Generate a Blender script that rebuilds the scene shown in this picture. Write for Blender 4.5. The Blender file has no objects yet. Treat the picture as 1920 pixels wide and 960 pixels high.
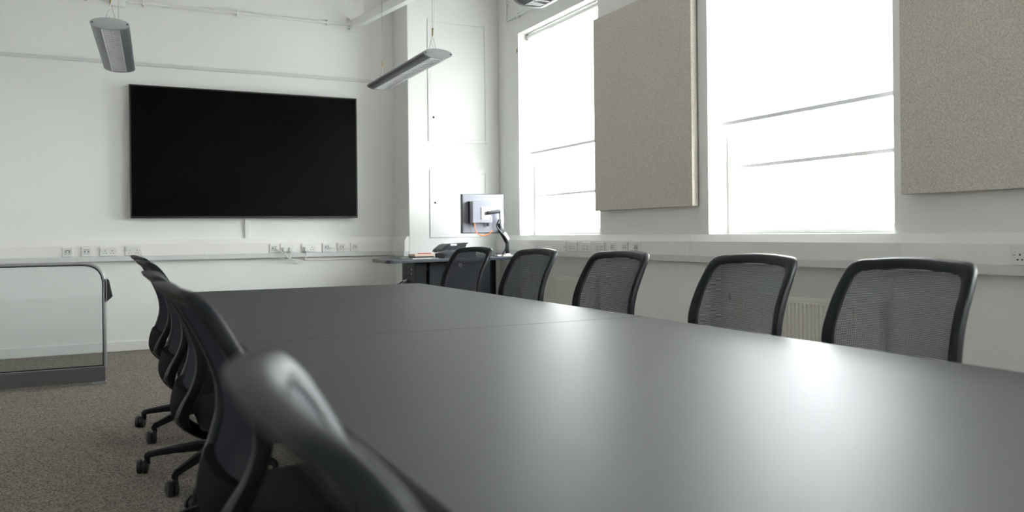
import bpy, bmesh, math, random
from mathutils import Vector, Matrix
random.seed(7)
PI = math.pi
scene = bpy.context.scene
COL = scene.collection

# ------------------------------------------------------------------ camera
CAM_H = 1.10
FPX, CY = 1529.14, 437.83                      # focal length / principal row for a 1920x960 frame
YAW, PITCH, ROLL = math.radians(26.333), math.radians(-0.042), math.radians(-0.617)
F = Vector((math.sin(YAW)*math.cos(PITCH), math.cos(YAW)*math.cos(PITCH), math.sin(PITCH)))
R = Vector((math.cos(YAW), -math.sin(YAW), 0.0))
U = R.cross(F)
R2 = math.cos(ROLL)*R + math.sin(ROLL)*U
U2 = -math.sin(ROLL)*R + math.cos(ROLL)*U
cam_d = bpy.data.cameras.new('camera')
cam = bpy.data.objects.new('camera', cam_d)
COL.objects.link(cam)
m = Matrix((R2, U2, -F)).transposed().to_4x4()
m.translation = Vector((0, 0, CAM_H))
cam.matrix_world = m
cam_d.sensor_width = 36.0
cam_d.lens = 36.0*FPX/1920.0
cam_d.shift_y = (CY - 480.0)/1920.0
cam_d.clip_start = 0.02
cam_d.clip_end = 300
cam_d.dof.use_dof = True
cam_d.dof.focus_distance = 5.0
cam_d.dof.aperture_fstop = 2.4
scene.camera = cam

# ------------------------------------------------------------------ world, exposure
world = bpy.data.worlds.new('overcast_sky')
scene.world = world
world.use_nodes = True
wn = world.node_tree.nodes
wl = world.node_tree.links
bg = wn['Background']
bg.inputs['Color'].default_value = (0.965, 0.985, 1.0, 1)
bg.inputs['Strength'].default_value = 27.0
scene.view_settings.view_transform = 'Standard'
scene.view_settings.look = 'None'
scene.view_settings.exposure = -0.02
scene.view_settings.gamma = 1.0
scene.view_settings.use_curve_mapping = False

# room numbers (metres); x to the right along the screen wall, y into the picture
YB, XR, XL, YN, ZC = 8.716, 3.93, -1.8, -3.3, 3.95
PIL_X, PIL_Y = 2.859, 8.232
WIN = [(6.17, 7.73), (3.13, 4.69), (0.09, 1.65), (-2.95, -1.39)]
SILL, WTOP = 1.068, 3.215
GLZ = 4.10
TABLE_Z = 0.73

# daylight portals in the four window openings (sampling aid only)
for k, (y0, y1) in enumerate(WIN):
    ld = bpy.data.lights.new('window_portal', 'AREA')
    ld.shape = 'RECTANGLE'
    ld.size = WTOP - SILL
    ld.size_y = y1 - y0
    ld.cycles.is_portal = True
    lo = bpy.data.objects.new('window_portal', ld)
    COL.objects.link(lo)
    lo.location = (XR + 0.34, (y0+y1)/2, (SILL+WTOP)/2)
    lo.rotation_euler = (0, math.radians(90), 0)


# ------------------------------------------------------------------ helpers
def tag(o, label=None, cat=None, group=None, kind=None):
    if label: o['label'] = label
    if cat: o['category'] = cat
    if group: o['group'] = group
    if kind: o['kind'] = kind
    return o


def empty(name, loc=(0, 0, 0), rz=0.0, label=None, cat=None, group=None, kind=None):
    o = bpy.data.objects.new(name, None)
    COL.objects.link(o)
    o.location = loc
    o.rotation_euler = (0, 0, rz)
    o.empty_display_size = 0.1
    return tag(o, label, cat, group, kind)


def copy_tree(o, parent=None):
    c = o.copy()
    COL.objects.link(c)
    c.parent = parent
    for ch in list(o.children):
        copy_tree(ch, c)
    return c


class MB:
    """collects verts and faces, builds one mesh object"""
    def __init__(s):
        s.v = []
        s.f = []
        s.mi = []
        s.cur = 0

    def add(s, vs, fs):
        b = len(s.v)
        s.v += [tuple(p) for p in vs]
        s.f += [tuple(i+b for i in f) for f in fs]
        s.mi += [s.cur]*len(fs)
        return s

    def box(s, x0, x1, y0, y1, z0, z1):
        vs = [(x0, y0, z0), (x1, y0, z0), (x1, y1, z0), (x0, y1, z0),
              (x0, y0, z1), (x1, y0, z1), (x1, y1, z1), (x0, y1, z1)]
        fs = [(0, 3, 2, 1), (4, 5, 6, 7), (0, 1, 5, 4), (1, 2, 6, 5), (2, 3, 7, 6), (3, 0, 4, 7)]
        return s.add(vs, fs)

    def prism(s, poly, z0, z1):
        """poly: ccw list of (x,y)"""
        n = len(poly)
        vs = [(x, y, z0) for x, y in poly] + [(x, y, z1) for x, y in poly]
        fs = [tuple(range(n-1, -1, -1)), tuple(range(n, 2*n))]
        fs += [(i, (i+1) % n, n+(i+1) % n, n+i) for i in range(n)]
        return s.add(vs, fs)

    def extrude(s, prof, p0, p1, ua, va, caps=True):
        """prof list of (a,b); swept straight from p0 to p1 with axes ua, va"""
        p0, p1, ua, va = Vector(p0), Vector(p1), Vector(ua), Vector(va)
        n = len(prof)
        vs = [p0+ua*a+va*b for a, b in prof] + [p1+ua*a+va*b for a, b in prof]
        fs = [(i, (i+1) % n, n+(i+1) % n, n+i) for i in range(n)]
        if caps:
            fs += [tuple(range(n-1, -1, -1)), tuple(range(n, 2*n))]
        return s.add(vs, fs)

    def tube(s, pts, r, n=8, closed=False, caps=True):
        pts = [Vector(p) for p in pts]
        m_ = len(pts)
        rr = r if isinstance(r, (list, tuple)) else [r]*m_
        rings = []
        prev = None
        for i, p in enumerate(pts):
            a = pts[(i-1) % m_] if (i > 0 or closed) else p
            b = pts[(i+1) % m_] if (i < m_-1 or closed) else p
            t = (b-a).normalized()
            if prev is None:
                up = Vector((0, 0, 1)) if abs(t.z) < 0.9 else Vector((1, 0, 0))
                nx = t.cross(up).normalized()
            else:
                nx = (prev - t*prev.dot(t)).normalized()
            prev = nx
            ny = t.cross(nx)
            rings.append([p + (nx*math.cos(2*PI*k/n) + ny*math.sin(2*PI*k/n))*rr[i] for k in range(n)])
        vs = [q for ring in rings for q in ring]
        fs = []
        for i in range(m_ if closed else m_-1):
            j = (i+1) % m_
            for k in range(n):
                fs.append((i*n+k, i*n+(k+1) % n, j*n+(k+1) % n, j*n+k))
        if caps and not closed:
            fs.append(tuple(range(n-1, -1, -1)))
            fs.append(tuple((m_-1)*n+k for k in range(n)))
        return s.add(vs, fs)

    def lathe(s, prof, c=(0, 0, 0), n=24, axis='z'):
        """prof list of (r,h)"""
        vs, fs = [], []
        for r, h in prof:
            for k in range(n):
                a = 2*PI*k/n
                q = (r*math.cos(a), r*math.sin(a), h)
                if axis == 'y': q = (q[0], h, q[1])
                if axis == 'x': q = (h, q[0], q[1])
                vs.append((q[0]+c[0], q[1]+c[1], q[2]+c[2]))
        for i in range(len(prof)-1):
            for k in range(n):
                fs.append((i*n+k, i*n+(k+1) % n, (i+1)*n+(k+1) % n, (i+1)*n+k))
        fs.append(tuple(range(n-1, -1, -1)))
        fs.append(tuple((len(prof)-1)*n+k for k in range(n)))
        return s.add(vs, fs)

    def mesh(s, name, mats, smooth=False, bevel=0.0, seg=2):
        me = bpy.data.meshes.new(name)
        me.from_pydata(s.v, [], s.f)
        if not isinstance(mats, (list, tuple)): mats = [mats]
        for q in mats: me.materials.append(q)
        if any(s.mi): me.polygons.foreach_set('material_index', s.mi)
        bm = bmesh.new()
        bm.from_mesh(me)
        bmesh.ops.recalc_face_normals(bm, faces=bm.faces[:])
        if bevel > 0:
            es = [e for e in bm.edges if len(e.link_faces) == 2 and e.calc_face_angle(0) > 0.6]
            bmesh.ops.bevel(bm, geom=es, offset=bevel, segments=seg, affect='EDGES', profile=0.5, clamp_overlap=True)
        bm.to_mesh(me)
        bm.free()
        if smooth:
            me.polygons.foreach_set('use_smooth', [True]*len(me.polygons))
            me.set_sharp_from_angle(angle=math.radians(42))
        me.update()
        return me

    def build(s, name, mats, parent=None, smooth=False, bevel=0.0, seg=2, loc=None):
        o = bpy.data.objects.new(name, s.mesh(name, mats, smooth, bevel, seg))
        COL.objects.link(o)
        o.parent = parent
        if loc: o.location = loc
        return o


def link(name, me, parent=None, loc=(0, 0, 0), rot=(0, 0, 0)):
    o = bpy.data.objects.new(name, me)
    COL.objects.link(o)
    o.parent = parent
    o.location = loc
    o.rotation_euler = rot
    return o


def catmull(pts, per=8):
    pts = [Vector(p) for p in pts]
    out = []
    for i in range(len(pts)-1):
        p0 = pts[max(i-1, 0)]; p1 = pts[i]; p2 = pts[i+1]; p3 = pts[min(i+2, len(pts)-1)]
        for k in range(per):
            t = k/per
            out.append(0.5*((2*p1) + (p2-p0)*t + (2*p0-5*p1+4*p2-p3)*t*t + (3*p1-p0-3*p2+p3)*t**3))
    out.append(pts[-1])
    return out


def interp(tab, x):
    """smooth (cubic Hermite) lookup; tab sorted by key"""
    n = len(tab)
    if x <= tab[0][0]: return tab[0][1]
    if x >= tab[-1][0]: return tab[-1][1]
    for i in range(n-1):
        if x <= tab[i+1][0]: break
    def slope(j):
        a, b = max(j-1, 0), min(j+1, n-1)
        return (tab[b][1]-tab[a][1])/(tab[b][0]-tab[a][0])
    x0, y0 = tab[i]; x1, y1 = tab[i+1]
    h = x1-x0; t = (x-x0)/h
    return ((2*t**3-3*t*t+1)*y0 + (t**3-2*t*t+t)*h*slope(i) + (-2*t**3+3*t*t)*y1 + (t**3-t*t)*h*slope(i+1))


# ------------------------------------------------------------------ materials
def mat(name, col, rough=0.5, metal=0.0, var=0.06, scale=30.0, bump=0.0, bscale=None, spec=0.5, col2=None, coat=0.0):
    M = bpy.data.materials.new(name)
    M.use_nodes = True
    nt = M.node_tree
    b = nt.nodes['Principled BSDF']
    b.inputs['Roughness'].default_value = rough
    b.inputs['Metallic'].default_value = metal
    b.inputs['Specular IOR Level'].default_value = spec
    b.inputs['Coat Weight'].default_value = coat
    tc = nt.nodes.new('ShaderNodeTexCoord')
    nz = nt.nodes.new('ShaderNodeTexNoise')
    nz.inputs['Scale'].default_value = scale
    nz.inputs['Detail'].default_value = 4.0
    nt.links.new(tc.outputs['Object'], nz.inputs['Vector'])
    mx = nt.nodes.new('ShaderNodeMix')
    mx.data_type = 'RGBA'
    c2 = col2 if col2 else tuple(c*(1-var) for c in col)
    mx.inputs[6].default_value = (*col, 1)
    mx.inputs[7].default_value = (*c2, 1)
    nt.links.new(nz.outputs['Fac'], mx.inputs[0])
    nt.links.new(mx.outputs[2], b.inputs['Base Color'])
    if bump > 0:
        n2 = nz
        if bscale:
            n2 = nt.nodes.new('ShaderNodeTexNoise')
            n2.inputs['Scale'].default_value = bscale
            n2.inputs['Detail'].default_value = 3.0
            nt.links.new(tc.outputs['Object'], n2.inputs['Vector'])
        bp = nt.nodes.new('ShaderNodeBump')
        bp.inputs['Strength'].default_value = bump
        bp.inputs['Distance'].default_value = 0.01
        nt.links.new(n2.outputs['Fac'], bp.inputs['Height'])
        nt.links.new(bp.outputs['Normal'], b.inputs['Normal'])
    return M


WALL = mat('painted_plaster', (0.855, 0.86, 0.83), 0.6, var=0.03, scale=3.0, bump=0.10, bscale=14.0, spec=0.3)
REARW = mat('grey_painted_plaster', (0.86, 0.86, 0.84), 0.6, var=0.03, scale=3.0, spec=0.3)
CEIL = mat('ceiling_paint', (0.90, 0.90, 0.88), 0.7, var=0.02, scale=3.0, spec=0.2)
TRIMW = mat('white_gloss_paint', (0.84, 0.84, 0.82), 0.35, var=0.02, scale=6.0)
PVC = mat('white_plastic_trunking', (0.86, 0.85, 0.82), 0.35, var=0.02, scale=8.0)
PVCG = mat('grey_white_trunking_lip', (0.66, 0.665, 0.66), 0.35, var=0.02, scale=8.0)
SOCK = mat('socket_plastic', (0.80, 0.795, 0.77), 0.3, var=0.02)
HOLE = mat('dark_hole', (0.012, 0.012, 0.013), 0.7)
BLACK = mat('black_plastic', (0.013, 0.014, 0.017), 0.42, var=0.2, scale=60)
CHAIRP = mat('black_nylon_chair', (0.008, 0.009, 0.012), 0.42, var=0.2, scale=80, bump=0.02, bscale=300, spec=0.2)
MESHM = mat('black_mesh_weave', (0.030, 0.032, 0.048), 0.5, var=0.3, scale=200, spec=0.35)
SHELLM = mat('matte_black_shell', (0.007, 0.008, 0.010), 0.7, var=0.2, scale=80, spec=0.03)
SEATF = mat('black_seat_fabric', (0.014, 0.014, 0.016), 0.85, var=0.4, scale=400, bump=0.2, bscale=600)
TABLE = mat('dark_grey_laminate', (0.029, 0.031, 0.034), 0.50, var=0.12, scale=220, bump=0.012, bscale=500, spec=0.36)
TEDGE = mat('black_table_edging', (0.012, 0.012, 0.013), 0.5)
TVB = mat('tv_bezel', (0.012, 0.013, 0.013), 0.35)
TVS = mat('tv_screen', (0.0012, 0.0012, 0.0013), 0.28, var=0.05, spec=0.05)
STEEL = mat('brushed_aluminium', (0.42, 0.43, 0.44), 0.38, 0.85, var=0.08, scale=40)
LUMG = mat('silver_grey_luminaire', (0.19, 0.20, 0.215), 0.42, 0.35, var=0.06, scale=40)
LUMC = mat('pale_grey_end_cap', (0.38, 0.39, 0.395), 0.45, 0.0)
LOUV = mat('bright_louvre', (0.93, 0.935, 0.94), 0.3, 0.1, var=0.03)
FRAMEG = mat('grey_metal_frame', (0.36, 0.365, 0.37), 0.4, 0.5)
PLINTH = mat('dark_grey_plinth', (0.12, 0.122, 0.125), 0.42, 0.3)
DESKB = mat('charcoal_desk', (0.026, 0.032, 0.042), 0.38, var=0.1, scale=60)
RACK = mat('dark_steel_rack', (0.014, 0.018, 0.024), 0.45, 0.1, var=0.1, spec=0.35)
CHROME = mat('chrome', (0.75, 0.75, 0.75), 0.18, 1.0)
RADW = mat('cream_radiator_enamel', (0.78, 0.755, 0.68), 0.35, var=0.03)
MONW = mat('pale_monitor_back', (0.26, 0.265, 0.31), 0.5, 0.1, var=0.04)
ARMW = mat('pale_arm_cover', (0.72, 0.71, 0.66), 0.4)
ORANGE = mat('orange_cable', (0.80, 0.20, 0.03), 0.4)
PAPER = mat('white_paper', (0.82, 0.81, 0.79), 0.7)
CARD = mat('tan_card', (0.55, 0.42, 0.33), 0.7)
REDP = mat('dark_red_cover', (0.35, 0.05, 0.05), 0.5)
BLINDBAR = mat('blind_bottom_bar', (0.55, 0.55, 0.56), 0.5)
BRASS = mat('dull_brass', (0.30, 0.22, 0.08), 0.4, 0.6)
OUTG = mat('pale_paving', (0.5, 0.5, 0.5), 0.9)


def fabric_mat():
    M = bpy.data.materials.new('woven_acoustic_fabric')
    M.use_nodes = True
    nt = M.node_tree
    b = nt.nodes['Principled BSDF']
    b.inputs['Roughness'].default_value = 0.95
    b.inputs['Specular IOR Level'].default_value = 0.15
    tc = nt.nodes.new('ShaderNodeTexCoord')
    mp = nt.nodes.new('ShaderNodeMapping')
    mp.inputs['Scale'].default_value = (1, 1, 1.6)
    nt.links.new(tc.outputs['Object'], mp.inputs['Vector'])
    n1 = nt.nodes.new('ShaderNodeTexNoise')
    n1.inputs['Scale'].default_value = 95
    n1.inputs['Detail'].default_value = 5
    n1.inputs['Roughness'].default_value = 0.75
    nt.links.new(mp.outputs['Vector'], n1.inputs['Vector'])
    rp = nt.nodes.new('ShaderNodeValToRGB')
    rp.color_ramp.elements[0].position = 0.32
    rp.color_ramp.elements[0].color = (0.43, 0.385, 0.338, 1)
    rp.color_ramp.elements[1].position = 0.68
    rp.color_ramp.elements[1].color = (0.80, 0.735, 0.655, 1)
    nt.links.new(n1.outputs['Fac'], rp.inputs['Fac'])
    nt.links.new(rp.outputs['Color'], b.inputs['Base Color'])
    bp = nt.nodes.new('ShaderNodeBump')
    bp.inputs['Strength'].default_value = 0.25
    bp.inputs['Distance'].default_value = 0.004
    nt.links.new(n1.outputs['Fac'], bp.inputs['Height'])
    nt.links.new(bp.outputs['Normal'], b.inputs['Normal'])
    return M


def carpet_mat():
    M = bpy.data.materials.new('speckled_loop_carpet')
    M.use_nodes = True
    nt = M.node_tree
    b = nt.nodes['Principled BSDF']
    b.inputs['Roughness'].default_value = 0.95
    b.inputs['Specular IOR Level'].default_value = 0.1
    tc = nt.nodes.new('ShaderNodeTexCoord')
    vo = nt.nodes.new('ShaderNodeTexVoronoi')
    vo.inputs['Scale'].default_value = 165
    nt.links.new(tc.outputs['Object'], vo.inputs['Vector'])
    sp = nt.nodes.new('ShaderNodeSeparateColor')
    nt.links.new(vo.outputs['Color'], sp.inputs['Color'])
    rp = nt.nodes.new('ShaderNodeValToRGB')
    e = rp.color_ramp.elements
    e[0].position = 0.0; e[0].color = (0.075, 0.066, 0.056, 1)
    e[1].position = 0.22; e[1].color = (0.12, 0.105, 0.09, 1)
    for p_, c_ in ((0.30, (0.225, 0.198, 0.168, 1)), (0.7, (0.265, 0.233, 0.198, 1)), (0.9, (0.34, 0.305, 0.262, 1))):
        q = e.new(p_); q.color = c_
    nt.links.new(sp.outputs[0], rp.inputs['Fac'])
    nt.links.new(rp.outputs['Color'], b.inputs['Base Color'])
    n1 = nt.nodes.new('ShaderNodeTexNoise')
    n1.inputs['Scale'].default_value = 160
    nt.links.new(tc.outputs['Object'], n1.inputs['Vector'])
    bp = nt.nodes.new('ShaderNodeBump')
    bp.inputs['Strength'].default_value = 0.5
    bp.inputs['Distance'].default_value = 0.008
    nt.links.new(n1.outputs['Fac'], bp.inputs['Height'])
    nt.links.new(bp.outputs['Normal'], b.inputs['Normal'])
    return M


def glass_mat(name, tint=(1, 1, 1), refl=0.10):
    M = bpy.data.materials.new(name)
    M.use_nodes = True
    nt = M.node_tree
    nt.nodes.remove(nt.nodes['Principled BSDF'])
    out = nt.nodes['Material Output']
    tr = nt.nodes.new('ShaderNodeBsdfTransparent')
    tr.inputs['Color'].default_value = (*tint, 1)
    gl = nt.nodes.new('ShaderNodeBsdfGlossy')
    gl.inputs['Roughness'].default_value = 0.02
    lw = nt.nodes.new('ShaderNodeLayerWeight')
    lw.inputs['Blend'].default_value = 0.5
    pw = nt.nodes.new('ShaderNodeMath')
    pw.operation = 'POWER'
    pw.inputs[1].default_value = 5.0
    nt.links.new(lw.outputs['Facing'], pw.inputs[0])
    mul = nt.nodes.new('ShaderNodeMath')
    mul.operation = 'MULTIPLY_ADD'
    mul.inputs[1].default_value = 1.0-refl
    mul.inputs[2].default_value = refl
    mul.use_clamp = True
    nt.links.new(pw.outputs[0], mul.inputs[0])
    mx = nt.nodes.new('ShaderNodeMixShader')
    nt.links.new(mul.outputs[0], mx.inputs[0])
    nt.links.new(tr.outputs[0], mx.inputs[1])
    nt.links.new(gl.outputs[0], mx.inputs[2])
    nt.links.new(mx.outputs[0], out.inputs['Surface'])
    return M


def blind_mat(name, fac):
    M = bpy.data.materials.new(name)
    M.use_nodes = True
    nt = M.node_tree
    nt.nodes.remove(nt.nodes['Principled BSDF'])
    out = nt.nodes['Material Output']
    tc = nt.nodes.new('ShaderNodeTexCoord')
    nz = nt.nodes.new('ShaderNodeTexNoise')
    nz.inputs['Scale'].default_value = 300
    nt.links.new(tc.outputs['Object'], nz.inputs['Vector'])
    mc = nt.nodes.new('ShaderNodeMix')
    mc.data_type = 'RGBA'
    mc.inputs[6].default_value = (0.95, 0.95, 0.94, 1)
    mc.inputs[7].default_value = (0.91, 0.91, 0.90, 1)
    nt.links.new(nz.outputs['Fac'], mc.inputs[0])
    d = nt.nodes.new('ShaderNodeBsdfDiffuse')
    t = nt.nodes.new('ShaderNodeBsdfTranslucent')
    nt.links.new(mc.outputs[2], d.inputs['Color'])
    nt.links.new(mc.outputs[2], t.inputs['Color'])
    mx = nt.nodes.new('ShaderNodeMixShader')
    mx.inputs[0].default_value = fac
    nt.links.new(d.outputs[0], mx.inputs[1])
    nt.links.new(t.outputs[0], mx.inputs[2])
    nt.links.new(mx.outputs[0], out.inputs['Surface'])
    return M


FABRIC = fabric_mat()
CARPET = carpet_mat()
WGLASS = glass_mat('window_glass', (0.97, 0.985, 0.98), 0.05)
SGLASS = glass_mat('tinted_screen_glass', (0.955, 0.975, 0.98), 0.05)
BLIND = blind_mat('translucent_blind_fabric', 0.72)
BLINDB = blind_mat('blind_hem_fabric', 0.05)


# ------------------------------------------------------------------ room shell
def struct(name, mb, m_, **k):
    return tag(mb.build(name, m_, **k), kind='structure')


struct('floor', MB().box(XL-0.2, XR+0.34, YN-0.2, YB+0.2, -0.1, 0.0), CARPET)
struct('ceiling', MB().box(XL-0.2, XR+0.34, YN-0.2, YB+0.2, ZC, ZC+0.15), CEIL)
struct('wall_back', MB().box(XL-0.2, XR+0.34, YB, YB+0.2, 0, ZC), WALL)
struct('wall_left', MB().box(XL-0.2, XL, YN, YB, 0, ZC), REARW)
struct('wall_front', MB().box(XL-0.2, XR+0.34, YN-0.2, YN, 0, ZC), REARW)
struct('wall_pillar', MB().box(PIL_X, XR, PIL_Y, YB, 0, ZC), WALL, bevel=0.008)

w = MB()
TK = 0.34
edges = [YN]
for a, b in sorted(WIN): edges += [a, b]
edges.append(YB)
for i in range(0, len(edges), 2):                       # piers
    w.box(XR, XR+TK, edges[i], edges[i+1], 0, ZC)
for a, b in WIN:
    w.box(XR, XR+TK, a, b, WTOP, ZC)                    # over the window
    w.box(XR, XR+TK, a, b, 0.86, SILL)                  # band behind the trunking
    w.box(XR+0.10, XR+TK, a, b, 0, 0.86)                # radiator niche
struct('wall_right', w, WALL)
tag(MB().box(XR+0.5, 60, -50, 60, -5.2, -5.0).build('ground', OUTG), kind='structure')

# skirting
struct('baseboard_back', MB().box(XL, PIL_X-0.016, YB-0.016, YB, 0.0, 0.098), TRIMW, bevel=0.006)
sk = MB()
for i in range(0, len(edges), 2):
    if edges[i+1] > YB-0.1: sk.box(XR-0.016, XR, edges[i], PIL_Y, 0, 0.098)
    else: sk.box(XR-0.016, XR, edges[i], edges[i+1], 0, 0.098)
struct('baseboard_right', sk, TRIMW, bevel=0.006)

# dado trunking: chamfered top, face, stepped lip
TP = [(0, 1.074), (0.026, 1.074), (0.05, 1.022), (0.05, 0.918), (0.0, 0.918)]
TL = [(0, 0.917), (0.058, 0.917), (0.060, 0.912), (0.060, 0.872), (0.054, 0.867), (0, 0.867)]


def trunking(name, p0, p1, out):
    t = empty(name, (0, 0, 0), kind='structure')
    MB().extrude(TP, p0, p1, out, (0, 0, 1)).build('trunk_cover', PVC, t)
    MB().extrude(TL, p0, p1, out, (0, 0, 1)).build('trunk_lip', PVCG, t)
    return t


def joint(t, p, out, along):
    pts = [(a+0.002 if a > 0 else 0, b+(0.002 if b > 1.0 else 0)) for a, b in TP]
    q0 = Vector(p)-Vector(along)*0.018
    q1 = Vector(p)+Vector(along)*0.018
    MB().extrude(pts, q0, q1, out, (0, 0, 1)).build('joint_cover', PVC, t)


t1 = trunking('trim_1', (XL, YB, 0), (PIL_X, YB, 0), (0, -1, 0))
joint(t1, (0.88, YB, 0), (0, -1, 0), (1, 0, 0))
joint(t1, (2.74, YB, 0), (0, -1, 0), (1, 0, 0))
t2 = trunking('trim_2', (PIL_X, PIL_Y+0.004, 0), (PIL_X, YB-0.06, 0), (-1, 0, 0))
joint(t2, (PIL_X, PIL_Y+0.019, 0), (-1, 0, 0), (0, 1, 0))
t3 = trunking('trim_3', (XR, YN, 0), (XR, PIL_Y, 0), (-1, 0, 0))
for yy in (4.88, 3.06): joint(t3, (XR, yy, 0), (-1, 0, 0), (0, 1, 0))
struct('trim_4', MB().box(XL, PIL_X, YB-0.022, YB, 2.765, 2.797), PVCG, bevel=0.004)          # rail over the screen
struct('trim_5', MB().box(1.86, PIL_X-0.06, YB-0.02, YB, 0.832, 0.862), PVC, bevel=0.003)      # mini trunking under the lip
struct('trim_6', MB().box(1.255, 1.302, YB-0.022, YB, 1.074, 1.30), TRIMW, bevel=0.003)        # drop under the screen

# pillar cupboard doors
for k, (x0, x1, z0, z1, lz) in enumerate(((3.115, 3.755, 2.12, 3.38, (2.352, 3.30)), (3.125, 3.748, 1.09, 1.76, (1.434,)))):
    d = empty('door_%d' % (k+1), ((x0+x1)/2, PIL_Y, z0), kind='structure')
    hw, h = (x1-x0)/2, z1-z0
    fr = MB()
    for a in ((-hw-0.03, -hw, -0.03, h+0.03), (hw, hw+0.03, -0.03, h+0.03), (-hw, hw, h, h+0.03), (-hw, hw, -0.03, 0)):
        fr.box(a[0], a[1], -0.010, 0, a[2], a[3])
    fr.build('door_frame', TRIMW, d, bevel=0.002)
    MB().box(-hw+0.003, hw-0.003, -0.005, 0.0, 0.003, h-0.003).build('door_leaf', TRIMW, d, bevel=0.001)
    for q in lz:
        MB().lathe([(0.012, -0.007), (0.012, -0.004)], (-hw+0.03, 0, q-z0), 12, 'y').build('keyhole', HOLE, d)


# ------------------------------------------------------------------ windows and blinds
def window(n, y0, y1, bar):
    t = empty('window_%d' % n, (XR, (y0+y1)/2, SILL), kind='structure')
    hw, h = (y1-y0)/2, WTOP-SILL
    x0, x1 = GLZ-XR, GLZ-XR+0.07
    fw = 0.05
    for nm, b in (('jamb', (-hw, -hw+fw, 0, h)), ('jamb', (hw-fw, hw, 0, h)), ('head', (-hw+fw, hw-fw, h-fw, h)), ('bottom_rail', (-hw+fw, hw-fw, 0, 0.07))):
        MB().box(x0, x1, b[0], b[1], b[2], b[3]).build(nm, TRIMW, t, bevel=0.004)
    zb = bar-SILL
    MB().box(x0+0.005, x1-0.005, -hw+fw, hw-fw, zb-0.013, zb+0.013).build('glazing_bar', TRIMW, t, bevel=0.003)
    MB().box(x0+0.005, x1-0.005, -hw+fw, hw-fw, 1.30, 1.345).build('glazing_bar', TRIMW, t, bevel=0.003)
    for a, b in ((0.07, zb-0.017), (zb+0.017, 1.30), (1.345, h-fw)):
        MB().box(x0+0.03, x0+0.034, -hw+fw, hw-fw, a, b).build('pane', WGLASS, t)
    MB().box(-0.0, x0, -hw, hw, -0.0, 0.008).build('window_board', TRIMW, t)
    # flat architrave on the wall face around the opening head
    ar = MB()
    ar.box(-0.008, 0, hw, hw+0.012, 0.01, h+0.02)
    ar.box(-0.008, 0, -hw, hw, h, h+0.02)
    ar.build('architrave', TRIMW, t)
    return t


def blind(y0, y1, zb, label):
    t = empty('roller_blind', (XR+0.085, (y0+y1)/2, zb), label=label, cat='blind', group='roller blinds in the windows')
    hw = (y1-y0)/2-0.025
    zt = WTOP-zb
    MB().box(0.02, 0.0215, -hw, hw, 0.02, zt-0.05).build('blind_fabric', BLIND, t)
    MB().box(0.013, 0.029, -hw, hw, 0.0, 0.028).build('bottom_bar', BLINDB, t, bevel=0.004)
    MB().lathe([(0.026, -hw), (0.026, hw)], (0.02, 0, zt-0.036), 16, 'y').build('roller_tube', TRIMW, t, smooth=True)
    for s_ in (-1, 1):
        MB().box(0.0, 0.045, s_*hw-0.004+s_*0.006, s_*hw+0.004+s_*0.006, zt-0.072, zt-0.002).build('end_bracket', FRAMEG if s_ > 0 else TRIMW, t, bevel=0.002)
    return t


bars = [1.488, 1.56, 1.5, 1.5]
bl = [1.928, 1.863, 1.9, 1.9]
labs = ['white roller blind in the window next to the cupboard pillar',
        'white roller blind in the window between the two beige wall panels', None, None]
for i, (a, b) in enumerate(WIN):
    wo = window(i+1, a, b, bars[i])
    if labs[i]:
        blind(a, b, bl[i], labs[i])
    else:                                                # unseen windows, placed to fit the light: blind as a part of the window
        bo = blind(a, b, bl[i], None)
        for k in ('label', 'category', 'group'):
            if k in bo: del bo[k]
        bo.location = bo.location - wo.location
        bo.parent = wo


# ------------------------------------------------------------------ tables
def table(y0, y1, label):
    x0, x1 = 0.404, 2.091
    t = empty('conference_table', ((x0+x1)/2, (y0+y1)/2, 0), label=label, cat='table', group='dark meeting tables pushed together')
    hx, hy = (x1-x0)/2, (y1-y0)/2
    MB().box(-hx, hx, -hy, hy, TABLE_Z-0.004, TABLE_Z).build('table_top', TABLE, t, bevel=0.0015)
    MB().box(-hx, hx, -hy, hy, TABLE_Z-0.028, TABLE_Z-0.0045).build('edge_band', TEDGE, t, bevel=0.003)
    for sy in (-1, 1):
        yy = sy*(hy-0.55)
        MB().box(-0.05, 0.05, yy-0.03, yy+0.03, 0.04, TABLE_Z-0.07).build('leg', BLACK, t, bevel=0.006)
        MB().box(-0.34, 0.34, yy-0.035, yy+0.035, 0.0, 0.04).build('foot', BLACK, t, bevel=0.01)
        MB().box(-0.62, 0.62, yy-0.03, yy+0.03, TABLE_Z-0.07, TABLE_Z-0.029).build('cross_bar', BLACK, t, bevel=0.004)
    MB().box(-0.03, 0.03, -hy+0.58, hy-0.58, TABLE_Z-0.10, TABLE_Z-0.06).build('beam', BLACK, t, bevel=0.004)
    return t


table(2.9345, 5.80, 'far half of the long dark grey meeting table, toward the wall screen')
table(0.06, 2.9305, 'near half of the long dark grey meeting table, in the foreground')


# ------------------------------------------------------------------ mesh-back task chair
PROF = [(0.36, -0.10), (0.39, -0.165), (0.43, -0.222), (0.48, -0.250), (0.54, -0.246), (0.60, -0.226), (0.66, -0.212),
        (0.72, -0.214), (0.78, -0.230), (0.84, -0.255), (0.90, -0.286), (0.95, -0.314), (1.005, -0.350)]
KC = 0.55


def bx(a, z): return interp(PROF, z) + KC*a*a


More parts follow.
